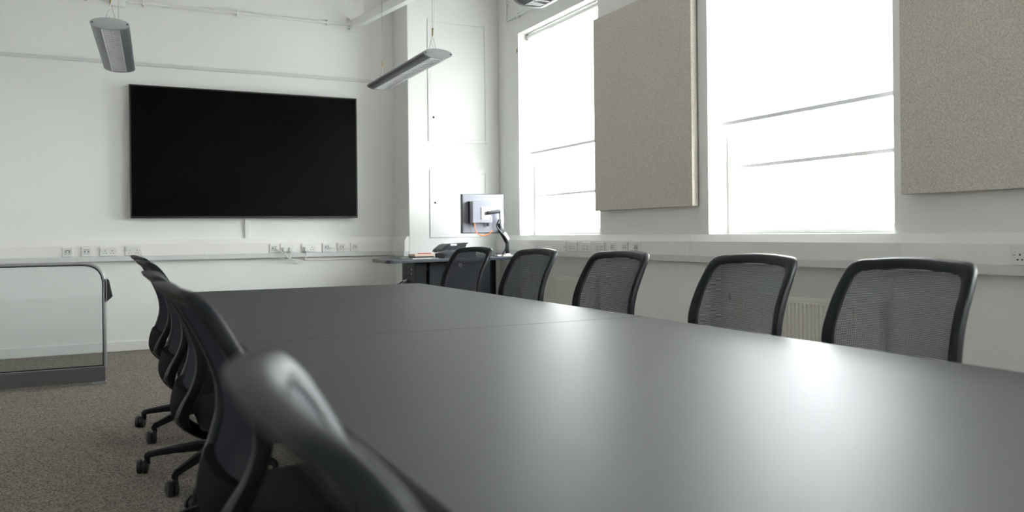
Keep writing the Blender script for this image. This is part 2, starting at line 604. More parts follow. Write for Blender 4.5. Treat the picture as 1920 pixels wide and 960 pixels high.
def rounded(poly, rad, per=6):
    out = []
    n = len(poly)
    for i in range(n):
        p, q, r_ = Vector(poly[i-1]), Vector(poly[i]), Vector(poly[(i+1) % n])
        d1, d2 = (p-q), (r_-q)
        k = min(rad[i], d1.length*0.49, d2.length*0.49)
        a, b = q+d1.normalized()*k, q+d2.normalized()*k
        for j in range(per+1):
            t = j/per
            out.append((1-t)**2*a + 2*t*(1-t)*q + t*t*b)
    return out


def cast(poly, c, th):
    d = Vector((math.cos(th), math.sin(th)))
    best = None
    n = len(poly)
    for i in range(n):
        a, b = poly[i]-c, poly[(i+1) % n]-c
        e = b-a
        den = d.x*e.y-d.y*e.x
        if abs(den) < 1e-12: continue
        t = (a.x*e.y-a.y*e.x)/den
        s_ = (a.x*d.y-a.y*d.x)/den
        if t > 0 and -1e-6 <= s_ <= 1+1e-6: best = t if best is None else max(best, t)
    return best


OUT = rounded([(-0.120, 0.425), (0.120, 0.425), (0.205, 0.49), (0.250, 0.585), (0.266, 0.70), (0.255, 0.90), (0.240, 0.987), (0.0, 1.004), (-0.240, 0.987),
               (-0.255, 0.90), (-0.266, 0.70), (-0.250, 0.585), (-0.205, 0.49)], [0.03, 0.03, 0.06, 0.06, 0.06, 0.06, 0.048, 0.2, 0.048, 0.06, 0.06, 0.06, 0.06])
INN = rounded([(-0.150, 0.525), (0.150, 0.525), (0.212, 0.60), (0.226, 0.70), (0.217, 0.88), (0.207, 0.948), (0.0, 0.963), (-0.207, 0.948), (-0.217, 0.88), (-0.226, 0.70), (-0.212, 0.60)],
              [0.05, 0.05, 0.05, 0.06, 0.06, 0.045, 0.2, 0.045, 0.06, 0.06, 0.05])
CEN = Vector((0.0, 0.77))


def inner_half(z):
    hits = []
    n = len(INN)
    for i in range(n):
        a, b = INN[i], INN[(i+1) % n]
        if (a.y-z)*(b.y-z) <= 0 and abs(a.y-b.y) > 1e-9:
            hits.append(a.x+(b.x-a.x)*(z-a.y)/(b.y-a.y))
    return max(hits) if hits else 0.0


def make_chair():
    t = empty('task_chair', (0, 0, 0))
    # back frame
    N = 112
    CS = [(0.0, -0.003), (0.02, 0.006), (0.18, 0.010), (0.5, 0.013), (0.82, 0.012), (0.95, 0.007), (1.0, -0.002),
          (0.99, -0.016), (0.9, -0.024), (0.6, -0.026), (0.25, -0.020), (0.04, -0.010)]
    vs, fs = [], []
    M_ = len(CS)
    for i in range(N):
        th = 2*PI*i/N
        ro, ri = cast(OUT, CEN, th), cast(INN, CEN, th)
        d = Vector((math.cos(th), math.sin(th)))
        for (s_, dep) in CS:
            q = CEN + d*(ri+(ro-ri)*s_)
            vs.append((bx(q.x, q.y)+dep, q.x, q.y))
    for i in range(N):
        j = (i+1) % N
        for k in range(M_):
            l = (k+1) % M_
            fs.append((i*M_+k, j*M_+k, j*M_+l, i*M_+l))
    MB().add(vs, fs).build('back_frame', CHAIRP, t, smooth=True)
    # woven strands of the mesh back
    mb = MB()
    z = 0.520
    while z < 0.963:
        h = inner_half(z)
        if h > 0.03:
            h += 0.008
            S = 12
            sv, sf = [], []
            for i in range(S+1):
                a = -h+2*h*i/S
                for dz, dx in ((-0.0017, 0.004), (0.0017, 0.004), (0.0017, 0.0022), (-0.0017, 0.0022)):
                    sv.append((bx(a, z+dz)+dx, a, z+dz))
            for i in range(S):
                for k in range(4):
                    sf.append((i*4+k, (i+1)*4+k, (i+1)*4+(k+1) % 4, i*4+(k+1) % 4))
            mb.add(sv, sf)
        z += 0.0058
    a = -0.220
    while a <= 0.2201:                                       # fine vertical threads
        zz_ = [0.515+0.46*i/230 for i in range(231)]
        zz_ = [q for q in zz_ if inner_half(q) > abs(a)-0.006]
        zs = [zz_[0]+(zz_[-1]-zz_[0])*i/18 for i in range(19)] if zz_ else []
        if len(zs) > 2:
            sv, sf = [], []
            for q in zs:
                for da, dx in ((-0.0006, 0.0024), (0.0006, 0.0024), (0.0, 0.0002)):
                    sv.append((bx(a, q)+dx, a+da, q))
            for i in range(len(zs)-1):
                for k in range(3):
                    sf.append((i*3+k, (i+1)*3+k, (i+1)*3+(k+1) % 3, i*3+(k+1) % 3))
            mb.add(sv, sf)
        a += 0.0075
    mb.build('back_mesh', MESHM, t)
    # lower shell sweeping under the seat
    W = [(0.365, 0.075), (0.40, 0.10), (0.45, 0.15), (0.50, 0.19), (0.55, 0.215), (0.60, 0.225)]
    nz_, na = 22, 14
    vs, fs = [], []
    for side in (0, 1):
        for i in range(nz_+1):
            zz = 0.365+0.215*i/nz_
            hw = interp(W, zz)
            for j in range(na+1):
                u = -1+2*j/na
                edge = 1-abs(u)**6
                a = hw*u
                x = bx(a, zz)
                x += (-0.010-0.016*edge) if side == 0 else (-0.004+0.004*edge)
                vs.append((x, a, zz))
    o_ = (nz_+1)*(na+1)
    for side in (0, 1):
        for i in range(nz_):
            for j in range(na):
                q = (i*(na+1)+j, i*(na+1)+j+1, (i+1)*(na+1)+j+1, (i+1)*(na+1)+j)
                fs.append(tuple(k+side*o_ for k in q))
    ring = [j for j in range(na+1)] + [i*(na+1)+na for i in range(1, nz_+1)] + [nz_*(na+1)+j for j in range(na-1, -1, -1)] + [i*(na+1) for i in range(nz_-1, 0, -1)]
    for i in range(len(ring)):
        a, b = ring[i], ring[(i+1) % len(ring)]
        fs.append((a, b, b+o_, a+o_))
    MB().add(vs, fs).build('lumbar_shell', SHELLM, t, smooth=True)
    # raised rib lines along the shell
    for s_ in (-1, 1):
        pts = []
        for i in range(16):
            zz = 0.39+0.19*i/15
            a = s_*interp(W, zz)*0.985
            pts.append((bx(a, zz)-0.010, a, zz))
        MB().tube(pts, 0.006, 6).build('shell_rib', CHAIRP, t, smooth=True)
    # seat
    s = MB()
    vs, fs = [], []
    P = rounded([(-0.19, -0.20), (0.24, -0.245), (0.24, 0.245), (-0.19, 0.20)], [0.09]*4, 8)
    lay = [(0.425, 0.90), (0.430, 0.96), (0.445, 1.0), (0.475, 1.0), (0.490, 0.975), (0.497, 0.92), (0.500, 0.75)]
    n = len(P)
    for zz, k in lay:
        for q in P: vs.append((0.02+(q.x-0.02)*k, q.y*k, zz-0.02*max(0, (q.x-0.12)/0.12)**2))
    for i in range(len(lay)-1):
        for k in range(n): fs.append((i*n+k, i*n+(k+1) % n, (i+1)*n+(k+1) % n, (i+1)*n+k))
    fs.append(tuple(range(n-1, -1, -1)))
    fs.append(tuple((len(lay)-1)*n+k for k in range(n)))
    s.add(vs, fs).build('seat', SEATF, t, smooth=True)
    MB().box(-0.13, 0.10, -0.075, 0.075, 0.352, 0.425).build('tilt_mechanism', BLACK, t, bevel=0.012)
    MB().tube([(0.02, -0.07, 0.385), (0.02, -0.22, 0.385), (0.02, -0.255, 0.38)], [0.006, 0.006, 0.010], 8).build('lever', BLACK, t, smooth=True)
    MB().lathe([(0.026, 0.12), (0.026, 0.24), (0.015, 0.241), (0.015, 0.353)], n=16).build('gas_column', BLACK, t, smooth=True)
    MB().lathe([(0.030, 0.070), (0.045, 0.075), (0.047, 0.125), (0.034, 0.150), (0.026, 0.152)], n=20).build('hub', CHAIRP, t, smooth=True)
    # five legs with twin-wheel castors
    lg = MB()
    vs, fs = [], []
    path = [(0.03, 0.120, 0.026, 0.028), (0.12, 0.124, 0.023, 0.024), (0.22, 0.112, 0.019, 0.019), (0.31, 0.096, 0.015, 0.015), (0.348, 0.088, 0.014, 0.015), (0.362, 0.080, 0.009, 0.012)]
    for r_, zz, hw, hh in path:
        for (a, b) in ((-1, -0.6), (-0.6, -1), (0.6, -1), (1, -0.6), (1, 0.5), (0.5, 1), (-0.5, 1), (-1, 0.5)):
            vs.append((r_, a*hw, zz+b*hh))
    for i in range(len(path)-1):
        for k in range(8): fs.append((i*8+k, i*8+(k+1) % 8, (i+1)*8+(k+1) % 8, (i+1)*8+k))
    fs.append(tuple(range(7, -1, -1)))
    fs.append(tuple((len(path)-1)*8+k for k in range(8)))
    lg.add(vs, fs)
    lm = lg.mesh('leg', CHAIRP, True)
    cm = MB().lathe([(0.011, 0.045), (0.011, 0.09)], (0.348, 0, 0), 10).mesh('castor_stem', CHAIRP, True)
    wm = MB()
    wm.lathe([(0.020, -0.026), (0.031, -0.022), (0.033, -0.016), (0.033, -0.006), (0.026, -0.004), (0.026, 0.004), (0.033, 0.006), (0.033, 0.016), (0.031, 0.022), (0.020, 0.026)],
             (0, 0, 0.0335), 20, 'y')
    wmesh = wm.mesh('castor_wheel', BLACK, True)
    for k in range(5):
        th = PI + PI/5 + 2*PI*k/5
        l_ = link('leg', lm, t, (0, 0, 0), (0, 0, th))
        link('castor_stem', cm, l_)
        link('castor_wheel', wmesh, l_, (0.372, 0, 0), (0, 0, 0.9+k))
    return t


chair0 = make_chair()
LEFT = [(0.475, 4.99, 2, 3, 1.0, 'black mesh chair on the carpet side of the table, farthest from the camera'),
        (0.475, 4.02, 1, 12, 1.0, 'black mesh chair on the carpet side of the table, second from the far end'),
        (0.47, 3.17, -2, -24, 0.98, 'black mesh chair on the carpet side of the table, third from the far end'),
        (0.455, 1.98, 2, 20, 1.0, 'black mesh chair on the carpet side of the table, just beyond the blurred nearest one'),
        (0.450, 0.672, -5, 0, 0.99, 'large out of focus black chair back nearest the camera')]
RIGHT = [(2.16, 5.58, 9, 10, 1.0, 'black mesh chair on the window side, in front of the charcoal lectern cabinet'),
         (2.15, 4.60, 3, 10, 1.0, 'black mesh chair on the window side, second from the lectern, left of a radiator'),
         (2.16, 3.66, 3, 10, 1.0, 'middle one of five black mesh chairs on the window side, below the first panel'),
         (2.16, 2.655, 2, 10, 1.0, 'black mesh chair on the window side, below the middle of the second window'),
         (2.16, 1.90, 1, 10, 1.0, 'black mesh chair on the window side, largest and nearest of its row'),
         (2.16, 1.15, 0, 10, 1.0, 'black mesh chair on the window side, just past the right picture edge')]
first = True
for i, (x, y, rz, base, sz, lab) in enumerate(LEFT + RIGHT):
    o = chair0 if first else copy_tree(chair0)
    first = False
    o.location = (x, y, 0)
    o.rotation_euler = (0, 0, math.radians(rz) + (0 if i < len(LEFT) else PI))
    o.scale = (1, 1, sz)
    for k, l_ in enumerate([c for c in o.children if c.name.startswith('leg')]):
        l_.rotation_euler = (0, 0, PI + PI/5 + 2*PI*k/5 + math.radians(base))
    tag(o, lab, 'chair', 'black mesh chairs around the meeting table')

# ------------------------------------------------------------------ wall screen
tv = empty('wall_screen', (1.303, YB-0.002, 1.279), label='large black flat television screen on the white wall', cat='television')
MB().box(-1.05, 1.05, -0.055, -0.0, 0.06, 1.22).build('mount_body', BLACK, tv, bevel=0.01)
b_ = MB()
hw, hh, bz = 1.113, 1.288, 0.013
for q in ((-hw, -hw+bz, 0, hh), (hw-bz, hw, 0, hh), (-hw+bz, hw-bz, hh-bz, hh), (-hw+bz, hw-bz, 0, bz+0.008)):
    b_.box(q[0], q[1], -0.088, -0.056, q[2], q[3])
b_.build('bezel', TVB, tv, bevel=0.002)
MB().box(-hw+bz, hw-bz, -0.083, -0.056, bz+0.008, hh-bz).build('screen', TVS, tv)


# ------------------------------------------------------------------ sockets
def holes3(mb, x, z):
    mb.box(x-0.0035, x+0.0035, -0.0122, -0.009, z+0.010, z+0.019)
    for s_ in (-1, 1): mb.box(x+s_*0.011-0.0045, x+s_*0.011+0.0045, -0.0122, -0.009, z-0.012, z-0.006)


def socket(kind, loc, rz, label):
    wd = {'double': 0.150, 'single': 0.088, 'data': 0.088, 'switch': 0.05}[kind]
    t = empty('wall_socket', loc, rz, label, 'socket', 'white sockets along the dado trunking')
    MB().box(-wd/2, wd/2, -0.012, 0.0, -0.044, 0.044).build('face_plate', SOCK, t, bevel=0.003)
    hm = MB()
    if kind == 'double':
        for s_ in (-1, 1):
            holes3(hm, s_*0.030, -0.010)
            MB().box(s_*0.058-0.007, s_*0.058+0.007, -0.016, -0.0121, 0.004, 0.024).build('rocker_switch', TRIMW, t, bevel=0.002)
            hm.box(s_*0.058-0.008, s_*0.058+0.008, -0.0124, -0.010, 0.0015, 0.0035)
    elif kind == 'single':
        holes3(hm, 0.0, -0.012)
        MB().box(0.024, 0.036, -0.016, -0.0121, 0.006, 0.026).build('rocker_switch', TRIMW, t, bevel=0.002)
    elif kind == 'data':
        for s_ in (-1, 1):
            MB().box(s_*0.015-0.012, s_*0.015+0.012, -0.0150, -0.0121, -0.024, 0.010).build('data_port', PVCG, t, bevel=0.001)
            hm.box(s_*0.015-0.006, s_*0.015+0.006, -0.0156, -0.012, -0.002, 0.006)
        hm.box(-0.024, 0.024, -0.0124, -0.010, 0.014, 0.018)
    else:
        hm.box(-0.010, -0.004, -0.0124, -0.010, -0.012, 0.0)
        hm.box(0.004, 0.010, -0.0124, -0.010, -0.012, 0.0)
    hm.build('pin_holes', HOLE, t)
    return t


YS = YB-0.0505
ZS = 0.966
for kind, x, lab in (('data', -0.342, 'leftmost white data outlet on the back wall trunking, above the glass screen'),
                     ('data', -0.185, 'second white data outlet on the back wall trunking, left of the double sockets'),
                     ('double', 0.0, 'left one of two white double sockets above the glass screen'),
                     ('double', 0.217, 'white double socket behind the farthest carpet side chair'),
                     ('data', 1.535, 'white outlet plate with a thick white cable, below the television'),
                     ('double', 1.674, 'white double socket holding two plugs, below the television'),
                     ('double', 1.895, 'white double socket holding one plug, below the television'),
                     ('data', 2.084, 'white data outlet with the left end of a short white cable'),
                     ('data', 2.242, 'white data outlet behind the middle of a short white cable'),
                     ('data', 2.385, 'white data outlet with the right end of a short white cable')):
    socket(kind, (x, YS, ZS), 0, lab)
XS = XR-0.0505
for kind, y, lab in (('switch', 6.70, 'narrow white switch plate on the window side trunking, nearest the lectern'),
                     ('double', 6.56, 'white double socket under the first window, left of three'),
                     ('double', 6.318, 'white double socket under the first window, middle of three'),
                     ('double', 6.087, 'white double socket under the first window, right of three'),
                     ('data', 5.876, 'white data outlet on the window side trunking, left of three'),
                     ('data', 5.702, 'white data outlet on the window side trunking, middle of three'),
                     ('data', 5.53, 'white data outlet on the window side trunking, right of three'),
                     ('double', 2.365, 'white double socket at the right picture edge below the beige panel')):
    socket(kind, (XS, y, ZS), -PI/2, lab)


def plug(x, lab):
    t = empty('power_plug', (x, YS-0.0125, ZS-0.012), label=lab, cat='plug', group='white plugs in the sockets below the television')
    MB().box(-0.024, 0.024, -0.034, 0.0, -0.026, 0.022).build('plug_body', SOCK, t, bevel=0.007)
    MB().tube([(0, -0.02, -0.024), (0, -0.02, -0.05)], 0.006, 8).build('cord_grip', SOCK, t)
    return t


plug(1.644, 'left white plug of the pair in the double socket below the television')
plug(1.704, 'right white plug of the pair in the double socket below the television')
plug(1.865, 'single white plug in the double socket right of the plug pair')


def cable(pts, r, m_, lab, name='cable', cat='cable'):
    o = MB().tube(catmull(pts, 8), r, 8).build(name, m_, smooth=True)
    return tag(o, lab, cat)


yc = YS-0.035
cable([(1.53, YS-0.016, 0.968), (1.57, yc, 0.955), (1.64, yc-0.01, 0.90), (1.70, yc-0.01, 0.852), (1.80, yc, 0.835), (1.88, YS+0.03, 0.815)], 0.0048, SOCK,
      'thick white cable drooping from the outlet plate below the television')
cable([(1.644, YS-0.0325, 0.903), (1.648, yc, 0.885), (1.675, yc-0.003, 0.862), (1.72, yc, 0.838), (1.80, YS+0.03, 0.80)], 0.0034, SOCK,
      'thin white cable falling from the left plug of the pair')
cable([(1.704, YS-0.0325, 0.903), (1.70, yc, 0.885), (1.69, yc-0.016, 0.862), (1.65, yc-0.016, 0.845), (1.60, yc-0.016, 0.862), (1.572, yc-0.01, 0.885)], 0.0034, SOCK,
      'thin white cable looping from the right plug of the pair')
cable([(1.865, YS-0.0325, 0.903), (1.863, yc, 0.88), (1.84, yc, 0.855), (1.81, YS+0.02, 0.83)], 0.0034, SOCK, 'thin white cable hanging from the single plug')
cable([(2.09, YS-0.018, 0.966), (2.13, yc, 0.962), (2.22, yc-0.01, 0.948), (2.32, yc, 0.958), (2.375, YS-0.018, 0.972)], 0.0034, SOCK,
      'short white cable strung between two data outlets')

# ------------------------------------------------------------------ acoustic panels
for y0, y1, lab in ((4.80, 6.145, 'beige fabric acoustic panel hung between the two windows'),
                    (1.70, 3.035, 'beige fabric acoustic panel at the right edge of the picture')):
    t = empty('acoustic_panel', (XR-0.012, (y0+y1)/2, 1.285), label=lab, cat='wall panel', group='beige acoustic panels on the window wall')
    hy = (y1-y0)/2
    MB().box(-0.055, 0.0, -hy, hy, 0, 1.69).build('fabric_board', FABRIC, t, bevel=0.004)
    MB().box(0.0, 0.011, -hy+0.06, hy-0.06, 0.08, 1.6).build('batten', TRIMW, t)


# ------------------------------------------------------------------ radiators
def radiator(yc_, hw, lab):
    t = empty('radiator', (XR+0.03, yc_, 0.10), label=lab, cat='radiator', group='cream panel radiators under the windows')
    H_ = 0.575
    ft = MB()
    pitch = 0.033
    n = int(2*hw/pitch)
    prof = []
    for i in range(n):
        y = -hw+i*pitch
        prof += [(y, 0.0), (y+0.010, 0.0), (y+0.014, -0.010), (y+0.029, -0.010)]
    prof.append((-hw+n*pitch, 0.0))
    vs = [(d+0.0, y, 0.02) for y, d in prof] + [(d+0.0, y, H_-0.045) for y, d in prof]
    k = len(prof)
    ft.add(vs, [(i, i+1, k+i+1, k+i) for i in range(k-1)])
    ft.build('convector_face', RADW, t)
    MB().box(0.001, 0.05, -hw, hw, 0.02, H_-0.03).build('body', RADW, t, bevel=0.004)
    MB().box(-0.012, 0.052, -hw-0.004, hw+0.004, H_-0.029, H_).build('top_grille', RADW, t, bevel=0.004)
    MB().box(-0.011, 0.0005, -hw, hw, H_-0.0449, H_-0.0295).build('top_rail', RADW, t, bevel=0.002)
    for s_ in (-1, 1):
        MB().tube([(0.025, s_*(hw*0.8), 0.02), (0.025, s_*(hw*0.8), -0.10)], 0.008, 8).build('floor_pipe', RADW, t)
    MB().lathe([(0.012, 0.0), (0.018, 0.01), (0.018, 0.05), (0.012, 0.055)], (0.02, hw+0.03, H_-0.07), 12).build('valve', CHROME, t, smooth=True)
    return t


radiator(6.93, 0.62, 'cream radiator under the first window near the lectern')
radiator(3.88, 0.62, 'cream radiator under the second window behind the nearest window side chairs')


# ------------------------------------------------------------------ pendant luminaires
def make_luminaire():
    W_, Hh, L_ = 0.235, 0.075, 1.55
    t = empty('pendant_light', (0, 0, 0))
    sl, sd = 0.056, 0.035
    prof = []
    n = 22
    a0 = math.asin(min(1, (sl+0.004)/(W_/2)))
    for i in range(n+1):                                 # outer lens shape, from right slot edge over the top to the left
        th = -PI/2+a0 + (2*PI-2*a0)*i/n
        c, s_ = math.cos(th), math.sin(th)
        prof.append((W_/2*c, (Hh*0.5)*s_))
    zb = prof[0][1]
    prof += [(-sl, zb), (-sl, zb+sd), (sl, zb+sd), (sl, zb)]
    MB().extrude(prof, (0, -L_/2+0.03, 0), (0, L_/2-0.03, 0), (1, 0, 0), (0, 0, 1)).build('housing', LUMG, t, smooth=True)
    for s_ in (-1, 1):
        cp = MB()
        el = [(W_/2*1.015*math.cos(2*PI*k/28), Hh*0.51*math.sin(2*PI*k/28)) for k in range(28)]
        cp.extrude(el, (0, s_*(L_/2-0.03), 0), (0, s_*L_/2, 0), (1, 0, 0), (0, 0, 1))
        c_ = cp.build('end_cap', LUMC, t, smooth=True, bevel=0.004)
        for q in (-1, 1):
            MB().lathe([(0.005, -0.002), (0.005, 0.002)], (q*W_*0.44, s_*(L_/2+0.001), 0), 10, 'y').build('screw', HOLE, c_)
        MB().box(s_*0.0-sl+0.001, sl-0.001, s_*(L_/2-0.05)-0.012, s_*(L_/2-0.05)+0.012, zb+0.001, zb+0.030).build('lamp_holder', TRIMW, t)
    for s_ in (-1, 1):
        MB().box(s_*(sl-0.003)-0.002, s_*(sl-0.003)+0.002, -L_/2+0.03, L_/2-0.03, zb-0.003, zb+0.022).build('louvre_rail', LOUV, t)
    MB().lathe([(0.008, -L_/2+0.07), (0.008, L_/2-0.07)], (0, 0, zb+0.026), 12, 'y').build('fluorescent_tube', PAPER, t, smooth=True)
    MB().box(-sl+0.006, sl-0.006, -L_/2+0.035, L_/2-0.035, zb+sd-0.004, zb+sd-0.0005).build('reflector', LOUV, t)
    bm_ = MB().extrude([(-0.004, 0.0), (0.004, 0.0), (0.001, 0.009), (-0.001, 0.009)], (-sl+0.006, 0, 0), (sl-0.006, 0, 0), (0, 1, 0), (0, 0, 1)).mesh('louvre_blade', LOUV)
    nb = 24
    for i in range(nb):
        link('louvre_blade', bm_, t, (0, -L_/2+0.085+(L_-0.17)*i/(nb-1), zb-0.001))
    for s_ in (-1, 1):
        yy = s_*(L_/2-0.12)
        MB().tube([(-0.035, yy, Hh*0.47), (0, yy, 0.17)], 0.0018, 5).build('suspension_wire', STEEL, t)
        MB().tube([(0.035, yy, Hh*0.47), (0, yy, 0.17)], 0.0018, 5).build('suspension_wire', STEEL, t)
        MB().lathe([(0.004, 0.16), (0.006, 0.165), (0.006, 0.21), (0.004, 0.215)], (0, yy, 0), 8).build('wire_gripper', BRASS, t)
        MB().tube([(0, yy, 0.21), (0, yy, ZC-2.52)], 0.0018, 5).build('suspension_wire', STEEL, t)
    MB().tube(catmull([(0.02, -L_/2+0.10, Hh*0.48), (-0.02, -L_/2+0.09, 0.10), (0.01, -L_/2+0.12, 0.20), (0.02, -L_/2+0.12, 0.6), (0.02, -L_/2+0.12, ZC-2.52)], 5), 0.003, 6).build('flex_cord', SOCK, t)
    return t


lum = make_luminaire()
for i, (x, y, lab) in enumerate(((0.06, 6.72, 'grey pendant strip light hanging above the left end of the television'),
                                 (2.31, 6.70, 'silver pendant strip light hanging in front of the cupboard pillar'),
                                 (2.31, 3.60, 'pendant strip light cut off by the top picture edge'))):
    o = lum if i == 0 else copy_tree(lum)
    o.location = (x, y, 2.50)
    o.rotation_euler = (0, 0, math.radians(-2.8 if i == 0 else 0))
    tag(o, lab, 'ceiling light', 'pendant strip lights')


# ------------------------------------------------------------------ pipes and tie beam
def pipe(pts, r, clips, m_, lab):
    t = empty('conduit_pipe', pts[0], label=lab, cat='pipe')
    p0 = Vector(pts[0])
    MB().tube([Vector(p)-p0 for p in pts], r, 10).build('pipe_run', m_, t, smooth=True)
    for c_, ax in clips:
        c_ = Vector(c_)-p0
        if ax == 'x': MB().box(c_.x-0.010, c_.x+0.010, c_.y-r*1.25, c_.y+r*2.0, c_.z-r*2.2, c_.z+r*2.2).build('saddle_clip', m_, t, bevel=0.003)
        elif ax == 'y': MB().box(c_.x-r*1.25, c_.x+r*2.0, c_.y-0.012, c_.y+0.012, c_.z-r*2.2, c_.z+r*2.2).build('saddle_clip', m_, t, bevel=0.003)
        else: MB().box(c_.x-r*1.25, c_.x+r*2.0, c_.y-r*2.2, c_.y+r*2.2, c_.z-0.012, c_.z+0.012).build('saddle_clip', m_, t, bevel=0.003)
    return t


yp = YB-0.026
pipe([(XL, yp, 3.372), (2.38, yp, 3.372)], 0.013, [((x, yp, 3.372), 'x') for x in (-1.2, -0.6, -0.17, 0.33, 1.205, 2.125)], TRIMW,
     'white horizontal conduit pipe high on the back wall above the television')
bxj = MB().box(0.05, 0.17, YB-0.045, YB, 3.315, 3.43).build('junction_box', TRIMW, bevel=0.004)
tag(bxj, 'white junction box on the conduit behind the left pendant light', 'junction box')
xp = XR-0.022
pipe([(xp, 7.986, ZC-0.01), (xp, 7.986, 3.43), (xp, 7.975, 3.41), (xp, 7.95, 3.40), (xp, 4.0, 3.40)], 0.011,
     [((xp, 7.986, 3.60), 'z'), ((xp, 7.70, 3.40), 'y'), ((xp, 6.6, 3.40), 'y'), ((xp, 5.4, 3.40), 'y')], TRIMW,
     'white conduit pipe bending along the wall above the windows')

tb = empty('tie_beam', (2.41, YB, 3.38), label='white steel angle beam running out from the back wall at the top', cat='beam')
d = Vector((0.16, -1.0, 0.0)).normalized()
s_ = Vector((d.y, -d.x, 0))
ang = [(-0.035, -0.045), (0.035, -0.045), (0.035, -0.033), (-0.023, -0.033), (-0.023, 0.045), (-0.035, 0.045)]
L_ = 6.5
MB().extrude(ang, (0, -0.012, 0), d*L_, (1, 0, 0), (0, 0, 1)).build('angle_bar', TRIMW, tb)
MB().box(-0.07, 0.06, -0.012, 0.0, -0.08, 0.08).build('wall_plate', TRIMW, tb, bevel=0.003)
for a in (-0.05,):
    for q in (-0.05, 0.055):
        MB().lathe([(0.010, -0.020), (0.010, -0.012)], (a, 0, q), 8, 'y').build('bolt', FRAMEG, tb)
MB().tube([d*2.8+Vector((0, 0, 0.03)), d*2.8+Vector((0, 0, ZC-3.38))], 0.012, 8).build('hanger_rod', TRIMW, tb)

# small door-stop bracket beside the first window
tag(MB().box(XR-0.012, XR, 7.745, 7.765, 3.02, 3.06).build('blind_cleat', BRASS, bevel=0.003), 'tiny brown cleat on the wall beside the first window', 'cleat')

# ------------------------------------------------------------------ glass screen by the carpet
gs = empty('glass_screen', (-0.72, 6.88, 0), label='low freestanding glass screen in a rounded grey metal frame', cat='screen')
gx0, gx1, gz = -0.68, 0.70, 0.905
fr = rounded([(gx0, 0.12), (gx1-0.01, 0.12), (gx1-0.01, gz), (gx0, gz)], [0.01, 0.01, 0.16, 0.16], 10)
MB().tube([(q.x, 0, q.y) for q in fr], 0.0125, 10, closed=True).build('frame', FRAMEG, gs, smooth=True)
inn = rounded([(gx0+0.012, 0.135), (gx1-0.022, 0.135), (gx1-0.022, gz-0.012), (gx0+0.012, gz-0.012)], [0.01, 0.01, 0.148, 0.148], 10)
MB().tube([(q.x, 0, q.y) for q in inn], 0.006, 6, closed=True).build('seal', HOLE, gs, smooth=True)
MB().extrude([(q.x, q.y) for q in inn], (0, -0.003, 0), (0, 0.003, 0), (1, 0, 0), (0, 0, 1)).build('pane', SGLASS, gs)
MB().box(gx0, gx1-0.01, -0.02, 0.02, 0.018, 0.128).build('plinth', PLINTH, gs, bevel=0.004)
for a, b in ((gx0, gx0+0.09), (gx1-0.10, gx1)):
    MB().box(a, b, -0.03, 0.03, 0.0, 0.018).build('foot', FRAMEG, gs, bevel=0.003)
MB().extrude([(gx1+0.004, 0.79), (gx1+0.022, 0.775), (gx1+0.045, 0.655), (gx1+0.004, 0.615)], (0, -0.05, 0), (0, 0.05, 0), (1, 0, 0), (0, 0, 1)).build('pen_holder', BLACK, gs, bevel=0.004)

# ------------------------------------------------------------------ lectern desk
DZ = 0.858
dk = empty('lectern_desk', (3.0, 7.6, 0), label='charcoal lectern desk with steel rack cabinet in front of the pillar', cat='desk')
O = Vector((3.0, 7.6))
top = rounded([(2.285, 7.20), (2.83, 7.36), (3.50, 7.46), (3.80, 7.47), (3.80, 8.18), (2.83, 8.18), (2.32, 7.80)], [0.10, 0.3, 0.3, 0.02, 0.02, 0.05, 0.03], 6)
MB().prism([(q.x-O.x, q.y-O.y) for q in top], DZ-0.030, DZ).build('desk_top', DESKB, dk, bevel=0.003)
CZ = DZ-0.0305


def dbox(name, x0, x1, y0, y1, z0, z1, m_, parent=dk, bevel=0.003):
    return MB().box(x0-O.x, x1-O.x, y0-O.y, y1-O.y, z0, z1).build(name, m_, parent, bevel=bevel)


dbox('cabinet', 2.80, 3.46, 7.50, 8.10, 0.03, CZ, RACK)
dr = dbox('cabinet_door', 2.80, 3.45, 7.475, 7.499, 0.06, CZ-0.012, RACK)
for i in range(18):
    x = 2.845+i*0.034
    if abs(x-3.12) < 0.025: continue
    MB().lathe([(0.010, -0.0265), (0.010, -0.0240)], (x-O.x, 7.5-O.y, CZ-0.045), 10, 'y').build('vent_hole', HOLE, dr)
MB().lathe([(0.020, -0.034), (0.020, -0.025)], (3.12-O.x, 7.5-O.y, CZ-0.040), 16, 'y').build('lock', CHROME, dr, smooth=True)
MB().lathe([(0.006, -0.036), (0.006, -0.034)], (3.12-O.x, 7.5-O.y, CZ-0.040), 10, 'y').build('lock_slot', HOLE, dr)
dbox('side_cabinet', 2.672, 2.78, 7.505, 7.86, 0.03, CZ, RACK)
sp_ = dbox('equipment_panel', 2.654, 2.671, 7.50, 7.87, 0.03, CZ, RACK)
dbox('recess_panel', 2.7805, 2.7995, 7.56, 7.86, 0.03, CZ, RACK)
for i in range(5):
    z = CZ-0.09-i*0.055
    for j in range(6):
        dbox('vent_slot', 2.6530, 2.6545, 7.60+j*0.036, 7.625+j*0.036, z, z+0.013, HOLE, sp_, 0)
for z in (CZ-0.075, CZ-0.115):
    MB().lathe([(0.009, -0.010), (0.009, 0.0)], (2.654-O.x, 7.56-O.y, z), 10, 'x').build('indicator', CHROME, sp_)
dbox('end_leg', 3.74, 3.79, 8.06, 8.11, 0.0, CZ, RACK)
dbox('base', 2.67, 3.45, 7.54, 8.06, 0.0, 0.029, BLACK)

